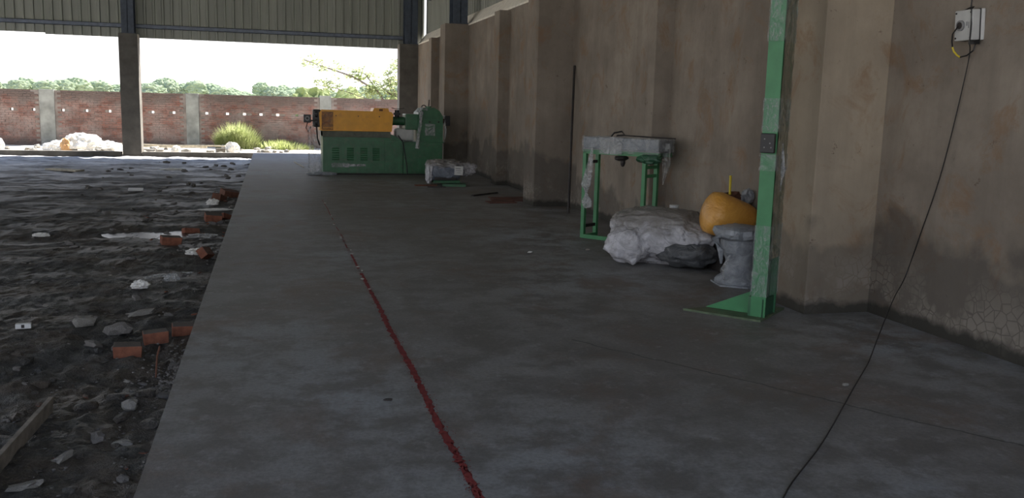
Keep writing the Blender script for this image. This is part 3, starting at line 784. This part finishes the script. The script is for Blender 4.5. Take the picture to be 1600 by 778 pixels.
def hopper():
    t = thing('orange_hopper', 'orange drum-shaped hopper lying on its side under film, leaning behind the green post', 'hopper', (4.14, 7.72, 0))
    ax = Vector((.93, -.10, -.25)).normalized()
    q = ax.to_track_quat('Z', 'Y').to_matrix().to_4x4()
    b = MB(); b.lathe([(.05, -.02), (.15, .0), (.195, .03), (.21, .10), (.20, .25), (.175, .40), (.145, .48), (.05, .49)], seg=40)
    for v in b.bm.verts:
        n = noise.noise(v.co*6); v.co.x *= 1+.05*n; v.co.y *= 1+.05*n
    bmesh.ops.transform(b.bm, matrix=q, verts=b.bm.verts); o = b.build('drum', M['hopper'], t, smooth=True, loc=(-.16, 0, .585))
    MB().tube([(.10, .05, .74), (.09, .04, .92)], .012, 6).build('spout', M['yellow'], t)['label'] = 'thin yellow spike'
    MB().lump((.17, .12, .66), (.12, .10, .10), 3, .3, 2, 6, None, .2).build('dark_flap', M['rust'], t)
    MB().lump((.27, .02, .72), (.06, .06, .08), 3, .3, 2, 8, None, .25).build('plastic_film', M['pgrey'], t)
    MB().bx(-.02, .22, -.08, .2, 0, .42, .01).build('support', M['dark'], t)
hopper()

def pedestal():
    t = thing('wrapped_pedestal', 'waisted pedestal wrapped in grey plastic, standing left of the green post', 'pedestal', (4.03, 7.12, 0))
    b = MB()
    b.lathe([(.17, 0), (.215, .01), (.215, .05), (.16, .08), (.13, .14), (.13, .22), (.165, .30), (.185, .36), (.185, .42), (.21, .44), (.22, .48), (.15, .52), (.03, .53)], seg=48)
    for v in b.bm.verts:
        n = noise.noise(Vector((v.co.x*12, v.co.y*12, v.co.z*9))); r = 1+.09*n; v.co.x *= r; v.co.y *= r; v.co.z += .008*n if v.co.z > .02 else 0
    b.build('pedestal_body', M['pgrey'], t, smooth=True)
    b = MB(); b.lathe([(.20, 0), (.235, .02), (.245, .05), (.235, .09), (.19, .10)], seg=40)
    for v in b.bm.verts:
        n = noise.noise(Vector((v.co.x*14, v.co.y*14, v.co.z*9+4))); v.co.x *= 1+.14*n; v.co.y *= 1+.14*n; v.co.z += .02*n
    b.build('film_collar', M['pgrey'], t, loc=(0, 0, .41))
    MB().tube([(-.22, -.05, .45), (-.28, -.04, .42), (-.24, -.08, .32), (-.22, -.06, .2)], [.02, .035, .03, .01], 7).build('film_tail', M['pgrey'], t)
    MB().tube([(-.2, -.10, .06), (-.24, -.12, .15), (-.17, -.12, .28)], [.01, .02, .008], 6).build('film_tail', M['wrapw'], t)
    MB().prism([(-.24, -.10), (-.05, -.24), (.2, -.2), (.22, .1), (0, .22), (-.2, .15)], 0, .014, 'Z').build('base_plate', M['pgrey'], t)
pedestal()

# ------------------------------------------------------------------ green post
def post():
    a = math.atan2(-.75, .66); HH = 3.0
    t = thing('green_post', 'tall bright green steel post on a base plate, wrapped in plastic film, before the wall', 'post', (3.47, 5.83, 0), a)
    # local x runs along the front flange, local y goes back into the wall corner
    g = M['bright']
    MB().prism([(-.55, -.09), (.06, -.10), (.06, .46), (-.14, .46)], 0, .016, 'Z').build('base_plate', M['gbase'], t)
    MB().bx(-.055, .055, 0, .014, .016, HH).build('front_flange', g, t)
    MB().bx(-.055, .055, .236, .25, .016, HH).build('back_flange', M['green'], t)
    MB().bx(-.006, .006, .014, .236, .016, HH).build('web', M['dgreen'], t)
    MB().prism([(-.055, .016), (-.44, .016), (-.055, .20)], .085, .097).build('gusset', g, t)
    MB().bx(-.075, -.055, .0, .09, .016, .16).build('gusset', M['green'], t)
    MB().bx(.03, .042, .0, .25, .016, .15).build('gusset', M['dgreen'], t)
    jb = MB().bx(-.052, .05, -.045, -.001, 1.23, 1.37, .006).build('junction_box', M['black'], t)
    for x, z in ((-.02, 1.27), (.03, 1.27), (-.02, 1.33), (.02, 1.30)):
        MB().cyl((x, -.045, z), (x, -.049, z), .005, seg=8).build('screw', M['grey'], jb)
    # film wound round the column
    def sleeve(z0, z1, m, pad=.008, seed=0, name='plastic_film', n=40):
        bm = bmesh.new(); ring = []
        prof = [(-.055-pad, -pad), (-.02, -pad), (.02, -pad), (.055+pad, -pad), (.062, .06), (.055, .13), (.062, .19), (.055+pad, .25+pad), (0, .25+pad), (-.055-pad, .25+pad), (-.05, .12)]
        rows = max(3, int((z1-z0)/.03))
        for j in range(rows+1):
            z = z0+(z1-z0)*j/rows
            ring.append([bm.verts.new((x*(1+.10*noise.noise(Vector((k, j*.5, seed)))) , y+.012*noise.noise(Vector((k*2, j*.4, seed+5))), z)) for k, (x, y) in enumerate(prof)])
        for A, B in zip(ring, ring[1:]):
            for k in range(len(prof)): bm.faces.new((A[k], A[(k+1) % len(prof)], B[(k+1) % len(prof)], B[k]))
        me = bpy.data.meshes.new(name); bm.to_mesh(me); bm.free(); me.materials.append(m); link(name, me, t)
    sleeve(.17, .70, M['wrapd'], .006, 3)
    sleeve(1.38, 1.62, M['wrapd'], .006, 4)
    sleeve(2.02, 2.7, M['wrapd'], .007, 5)
    sleeve(1.10, 1.22, M['wrap'], .008, 6)
    # dusty film stretched across the open side of the column
    bm = bmesh.new(); V = []
    for j in range(90):
        z = .45+j*.028
        V.append([bm.verts.new((.058+.010*noise.noise(Vector((i, j*.3, 2))), .016+.24*i/6, z)) for i in range(7)])
    for j in range(89):
        for i in range(6): bm.faces.new((V[j][i], V[j][i+1], V[j+1][i+1], V[j+1][i]))
    me = bpy.data.meshes.new('side_film'); bm.to_mesh(me); bm.free(); me.materials.append(M['wrapo']); link('side_film', me, t)
    MB().tube([(.062, .12, 1.3), (.068, .15, 1.1), (.064, .13, .95)], [.004, .02, .004], 6).build('film_tail', M['wrapw'], t)
    MB().tube([(.0, .27, HH-.9), (.02, .29, HH-.5), (.0, .27, HH)], .03, 8).build('back_pipe', M['dgreen'], t)
post()

# ------------------------------------------------------------------ switch box and its cable
def switchbox():
    t = thing('switch_box', 'small white electric switch box with a round socket, high on the right wall', 'switch', (Xw-.001, 5.09, 2.12), 0)
    t.rotation_euler = (R(4), 0, -PI/2)
    # local x along the wall towards the viewer's right, local -y out into the room
    MB().bx(-.09, .09, -.022, 0, -.10, .10, .004).build('back_plate', M['white'], t)
    cs = MB().bx(-.085, .075, -.085, -.024, -.098, .098, .008).build('casing', M['offwhite'], t)
    MB().bx(-.086, .078, -.028, -.020, -.10, .10).build('gasket', M['black'], t)
    MB().cyl((-.025, -.085, .0), (-.025, -.098, .0), .034, seg=24).build('socket', M['grey'], cs)
    MB().cyl((-.025, -.098, .0), (-.025, -.101, .0), .022, seg=20).build('socket_hole', M['dark'], cs)
    MB().bx(.022, .032, -.087, -.084, -.005, .022).bx(.040, .046, -.087, -.084, -.02, .02).build('marking', M['grey'], cs)
    for x, z in ((-.07, .08), (.06, .08), (-.07, -.08), (.06, -.08)):
        MB().cyl((x, -.085, z), (x, -.089, z), .006, seg=8).build('screw', M['dark'], cs)
    MB().tube([(.066, -.09, .10), (.072, -.092, .0), (.062, -.09, -.11)], .005).build('strap', M['black'], t)
    MB().bx(.035, .085, -.075, -.03, -.125, -.10).build('cable_gland', M['black'], t)
    MB().tube([(-.03, -.10, .0), (-.07, -.11, -.05), (-.085, -.10, -.10), (-.09, -.09, -.135)], .005).build('plug_lead', M['black'], t)
    MB().tube([(-.09, -.09, -.135), (-.08, -.085, -.165), (-.055, -.08, -.19), (-.03, -.078, -.203)], .006).build('yellow_lead', M['yellow'], t)['label'] = 'yellow lead'
    MB().tube([(-.03, -.078, -.203), (.02, -.07, -.195), (.065, -.06, -.165), (.072, -.05, -.12)], .005).build('plug_lead', M['black'], t)
    MB().tube([(-.06, -.03, .10), (.0, -.04, .113), (.05, -.06, .112), (.066, -.088, .10)], .005).build('strap', M['black'], t)
    MB().tube([(-.02, -.02, .10), (-.015, -.014, .2), (-.02, -.012, .6), (-.02, -.012, 1.1)], .005).build('supply_cable', M['black'], t)
switchbox()
cab = [(4.435, 5.065, 2.0), (4.465, 5.10, 1.85), (4.472, 5.24, 1.18), (4.472, 5.40, .68), (4.462, 5.50, .36), (4.22, 5.30, .24), (3.85, 4.95, .07), (3.53, 4.61, .006), (3.14, 4.2, .006), (2.45, 3.47, .006), (1.95, 2.98, .006), (1.6, 2.5, .006), (1.3, 1.6, .006)]
cp = []
for i in range(len(cab)-1):
    p0, p1, p2, p3 = [Vector(cab[max(0, min(len(cab)-1, k))]) for k in (i-1, i, i+1, i+2)]
    for k in range(8):
        u = k/8; cp.append(.5*((2*p1)+(-p0+p2)*u+(2*p0-5*p1+4*p2-p3)*u*u+(-p0+3*p1-3*p2+p3)*u**3))
for p in cp: p.z = max(p.z, .005)
tag(MB().tube(cp, .0038, 6).build('power_cable', M['black']), 'thin black cable hanging from the switch box and trailing over the slab', 'cable')

# ------------------------------------------------------------------ litter on slab
def scrap(name, x, y, z, d, rz, m, label, cat, seed=1):
    o = MB().lump((0, 0, 0), d, 2, .35, 2, seed, -d[2]*.5, .2).build(name, m); o.location = (x, y, z+d[2]*.5); o.rotation_euler.z = rz
    return tag(o, label, cat)
scrap('leaf', 1.60, 3.0, 0, (.06, .02, .005), .3, M['dgreen'], 'dark green leaf scrap on the slab beside the cable at the bottom edge', 'leaf')
scrap('pebble', 2.57+.55, 4.25, 0, (.022, .015, .010), .3, M['pstone'], 'little pale chip on the slab between the post and the cable', 'chip')
scrap('pebble', 3.30, 9.1, 0, (.03, .015, .012), .3, M['pstone'], 'small pale chip on the slab left of the silver bundle', 'chip', 4)
scrap('pebble', 2.62, 9.0, 0, (.03, .02, .012), .3, M['speck'], 'white chip on the open slab left of the green stand', 'chip', 5)
scrap('pebble', .56, 4.45, 0, (.022, .012, .008), .1, M['dark'], 'black chip on the slab left of the red line', 'chip', 6)
tag(MB().tube([(.55, 23.6, .012), (.72, 21.6, .012)], .012, 6).build('thin_rod', M['palewood']), 'short pale stick on the slab left of the orange machine', 'stick')

# ------------------------------------------------------------------ dirt side: bricks, stones, litter
def loose_brick(x, y, rot, d=(.22, .11, .07), label='', m='lbrick', dz=0.02):
    b = MB(); b.box((0, 0, 0), d, None, .008)
    for v in b.bm.verts: v.co += v.co.normalized()*.008*noise.noise(v.co*30+Vector((x, y, 0)))
    o = b.build('loose_brick', M[m]); o.location = (x, y, dirt_h(x, y)+d[2]/2+dz-.02); o.rotation_euler = rot
    return tag(o, label, 'brick')
loose_brick(-.63, 6.62, (.05, .04, .12), (.15, .11, .075), 'red brick wedged against the slab edge, rightmost of the near three', dz=.012)
loose_brick(-.79, 6.42, (.0, -.05, .2), (.16, .11, .085), 'red brick near the slab edge, middle of the near three', dz=.012)
loose_brick(-.92, 6.08, (.06, .04, .10), (.17, .11, .085), 'red brick near the slab edge, leftmost of the near three', dz=.012)
loose_brick(-.70, 9.95, (.9, .2, 1.3), (.23, .11, .09), 'red brick tilted up on end by the slab edge, mid-distance', dz=.06)
loose_brick(-1.14, 10.9, (.1, .1, .3), (.22, .12, .10), 'orange-red brick half sunk in dark mud, away from the slab edge')
loose_brick(-.80, 13.0, (.2, .1, .2), (.22, .16, .11), 'large red brick piece by the slab edge behind the puddle')
loose_brick(-.66, 13.45, (-.2, .3, .9), (.2, .11, .08), 'red brick piece tucked behind the large one at the slab edge')
loose_brick(-1.02, 12.1, (-.2, .1, .5), (.2, .11, .07), 'dull red brick piece between the puddle and slab edge')
loose_brick(-.70, 16.1, (.2, .2, .5), (.3, .2, .12), 'brown brick lump by the slab edge, farther back', 'rust')
loose_brick(-.85, 15.6, (.1, .3, 1.2), (.25, .15, .1), 'second brown brick lump by the slab edge, just nearer', 'rust')

def stone(x, y, s, label, m=None, sc=(1, .8, .8), i=0, sink=.3):
    o = link('stone', (m or SM)[i % 3]); o.scale = (s*sc[0], s*sc[1], s*sc[2]); o.location = (x, y, dirt_h(x, y)+s*sink*.5); o.rotation_euler = (.2, .1, x*9)
    return tag(o, label, 'stone')
stone(-1.33, 6.88, .075, 'pale rounded stone in dark mud, alone left of the slab edge', PM, (1, .9, 1.1), 0, .9)
stone(-1.05, 6.62, .085, 'grey angular stone just behind the three near bricks', SM, (1, .9, 1.1), 1, .7)
stone(-1.00, 7.28, .095, 'flat grey-brown stone beyond the angular grey one', PM, (1.1, .8, .5), 2)
stone(-1.16, 6.30, .07, 'low dull stone left of the leftmost near brick', SM, (1.2, .8, .6), 2)
stone(-.76, 5.02, .048, 'tan stone by the slab edge, below the near bricks', PM, (.9, .9, 1.1), 1, .8)
stone(-.83, 4.50, .050, 'greenish grey stone in the churned earth right of the plank', SM, (1, .8, .9), 0, .7)
stone(-.72, 4.46, .042, 'small pale stone near the slab edge, right of the greenish one', PM, (1.2, .8, .8), 1, .6)
stone(-.93, 4.24, .045, 'whitish flat stone right of the plank', PM, (1.2, .8, .6), 2, .8)
stone(-1.02, 3.98, .055, 'cracked pale stone beside the lower part of the plank', PM, (1.2, .9, .6), 0, .6)
stone(-1.72, 4.3, .05, 'grey stone left of the plank', PM, (1.2, .9, .7), 1, .6)
r = random.Random(8)
def scatter(n, meshes, label, group, ry, rx, rs, cat='stone', name='stone', flat=.7):
    for i in range(n):
        y = ry[0]+(ry[1]-ry[0])*r.random()**1.3; x = Xs-.08-(rx*(y/6)**.6)*r.random()**2
        s = r.uniform(*rs)*(.8+.05*y); o = link(name, r.choice(meshes))
        o.scale = (s, s*r.uniform(.6, 1), s*flat); o.location = (x, y, dirt_h(x, y)+s*.18); o.rotation_euler = (r.uniform(-.3, .3), r.uniform(-.3, .3), r.uniform(0, 6))
        tag(o, label, cat, group)
scatter(110, SM, 'small dark lump of rubble in the dirt along the slab edge', 'dark rubble along the slab edge', (3.2, 26), 1.4, (.018, .045))
scatter(45, PM, 'small pale chip of rubble in the dirt along the slab edge', 'pale rubble along the slab edge', (3.2, 24), 1.5, (.010, .026))
BM_ = [stone_mesh(40+i, M['lbrick'], (1, .7, .6), 1) for i in range(3)]
scatter(26, BM_, 'small red brick chip in the dirt along the slab edge', 'red brick chips along the slab edge', (3.4, 16), .8, (.014, .028), 'brick', 'brick_chip')
CM = [stone_mesh(60+i, M['dirt'], (1, .8, .6)) for i in range(4)]
rc = random.Random(77)
for i in range(60):
    x = rc.uniform(-1.9, -.62); y = rc.uniform(3.4, 6.2)
    if abs(x+1.15) < .09 and y < 5.1: continue
    s_ = rc.uniform(.015, .05); o = link('earth_clod', rc.choice(CM)); o.scale = (s_*1.3, s_, s_); o.location = (x, y, dirt_h(x, y)+s_*.2); o.rotation_euler.z = rc.uniform(0, 6)
    tag(o, 'clod of dark brown earth in the churned ground beside the slab, near the plank', 'clod', 'earth clods near the plank')
tag(MB().tube([(-.70, 5.62, dirt_h(-.7, 5.62)-.02), (-.69, 5.64, -.04), (-.675, 5.66, .02)], .006, 6).build('rebar_stub', M['rust']), 'short rusty steel bar sticking up at the slab edge, below the near bricks', 'bar')
def pebbles():
    b = MB(); rr = random.Random(5)
    for i in range(300):
        x = Xs-.03-abs(rr.gauss(0, .09)); y = rr.gauss(5.75, .28); q = rr.uniform(.005, .013)
        bmesh.ops.create_icosphere(b.bm, subdivisions=1, radius=q, matrix=Matrix.Translation((x, y, dirt_h(x, y)+q*.2)) @ Matrix.Diagonal((1, rr.uniform(.6, 1.2), .6, 1)))
    tag(b.build('gravel', M['stone']), 'patch of pale gravel against the slab edge, below the near bricks', 'gravel', kind='stuff')
    b = MB(); rr = random.Random(31)
    for i in range(600):
        y = 3.0+9*rr.random()**1.5; x = Xs-.03-2.2*rr.random()**2.2*(y/6)
        s = rr.uniform(.004, .011)*(.7+.06*y)
        g = bmesh.ops.create_icosphere(b.bm, subdivisions=1, radius=s, matrix=Matrix.Translation((x, y, dirt_h(x, y)+s*.2)) @ Matrix.Diagonal((1, rr.uniform(.6, 1.2), .6, 1)))
    tag(b.build('gravel', M['stone']), 'fine grey gravel scattered in the dark dirt', 'gravel', kind='stuff')
pebbles()

def crumpled(name, x, y, d, m, label, cat, seed, rz=0):
    b = MB().lump((0, 0, d[2]*.6), d, 4, .35, 2.2, seed, -d[2]*.5, .45); o = b.build(name, m, smooth=False)
    o.location = (x, y, dirt_h(x, y)); o.rotation_euler.z = rz; return tag(o, label, cat)
crumpled('plastic_bag', -1.13, 8.25, (.07, .06, .04), M['sackwhite'], 'small white crumpled bag in the mud, left one of the pair', 'bag', 2)
crumpled('plastic_bag', -.90, 8.62, (.06, .05, .04), M['wrapw'], 'small pale crumpled bag in the mud, right one of the pair', 'bag', 3)
crumpled('plastic_strip', -.97, 9.0, (.22, .05, .02), M['wrapw'], 'long twisted strip of clear plastic behind the two small bags', 'film', 4, .5)
crumpled('plastic_bag', -.80, 10.25, (.12, .10, .04), M['sackwhite'], 'torn white plastic around the tilted brick at the slab edge', 'bag', 5)
crumpled('plastic_bag', -.84, 11.5, (.16, .10, .03), M['wrapw'], 'flattened clear bag near the slab edge beside the puddle', 'bag', 6)
crumpled('plastic_bag', -.93, 15.1, (.09, .07, .06), M['sackwhite'], 'rounded white bag by the slab edge, farther back', 'bag', 7)
crumpled('plastic_strip', -.85, 14.5, (.22, .06, .02), M['sackwhite'], 'white plastic strip in front of the farther white bag', 'film', 8)
crumpled('plastic_strip', -3.1, 9.9, (.13, .07, .02), M['sackwhite'], 'pale flattened scrap at the left edge of the frame, mid-distance', 'film', 9)
crumpled('plastic_strip', -2.75, 12.0, (.09, .05, .03), M['sackwhite'], 'small white scrap at the left edge behind the pale flattened one', 'film', 10)
crumpled('plastic_strip', -2.3, 23.0, (.30, .10, .03), M['sackwhite'], 'white scrap far back on the dark soil near the column', 'film', 14)
o = MB().box((0, 0, .01), (.25, .30, .012), (0.03, .02, .1)).build('paper_sheet', M['white']); o.location = (-2.38, 17.35, dirt_h(-2.38, 17.35)+.03); tag(o, 'flat white sheet of board lying on the dark soil, mid-distance', 'board')
def carton():
    t = thing('carton', 'tiny white printed carton lying alone in the dark mud at left', 'carton', (-1.72, 6.88, dirt_h(-1.72, 6.88)+.012), .1)
    MB().bx(-.05, .05, -.02, .02, 0, .035, .003).build('box', M['white'], t)
    MB().bx(-.012, .008, -.0215, -.02, .006, .03).build('print', M['dark'], t)
carton()
o = MB().box((0, 0, 0), (.3, .8, .03), (0.02, 0, 1.1)).build('board_piece', M['palewood']); o.location = (-4.6, 22.6, dirt_h(-4.6, 22.6)+.03); tag(o, 'pale board lying on the far dirt left of the column', 'board')
# plank at lower left
def plank():
    a = Vector((-1.20, 3.55, 0)); c = Vector((-1.13, 4.95, 0)); mid = (a+c)/2; L = (c-a).length
    z = max(dirt_h(-1.15, q/10) for q in range(36, 50))
    o = MB().box((0, 0, 0), (.022, L+1.0, .085), (0, .1, 0), .003).build('plank', M['wood'])
    o.rotation_euler = (0, 0, math.atan2(c.y-a.y, c.x-a.x)-PI/2); d = (c-a).normalized(); o.location = (c.x-d.x*(L+1)/2, c.y-d.y*(L+1)/2, z+.03)
    tag(o, 'grey weathered plank standing on its edge in the dirt, bottom left corner', 'plank')
plank()
# puddle: flat water that fills the low rut
pts = []
for k in range(40):
    a = 2*PI*k/40; rr_ = 1+.25*noise.noise(Vector((math.cos(a)*2, math.sin(a)*2, 4)))
    pts.append((-1.50+.58*rr_*math.cos(a), 12.05+.75*rr_*math.sin(a)))
zs = sorted(dirt_h(px, py) for px in [-2.2+.1*i for i in range(12)] for py in [11.4+.1*j for j in range(12)])
zw = zs[int(len(zs)*.40)]
b = MB(); b.bm.faces.new([b.bm.verts.new((x, y, zw)) for x, y in pts]); tag(b.build('puddle', M['water']), 'shallow puddle shining in the rut left of the slab', 'puddle')
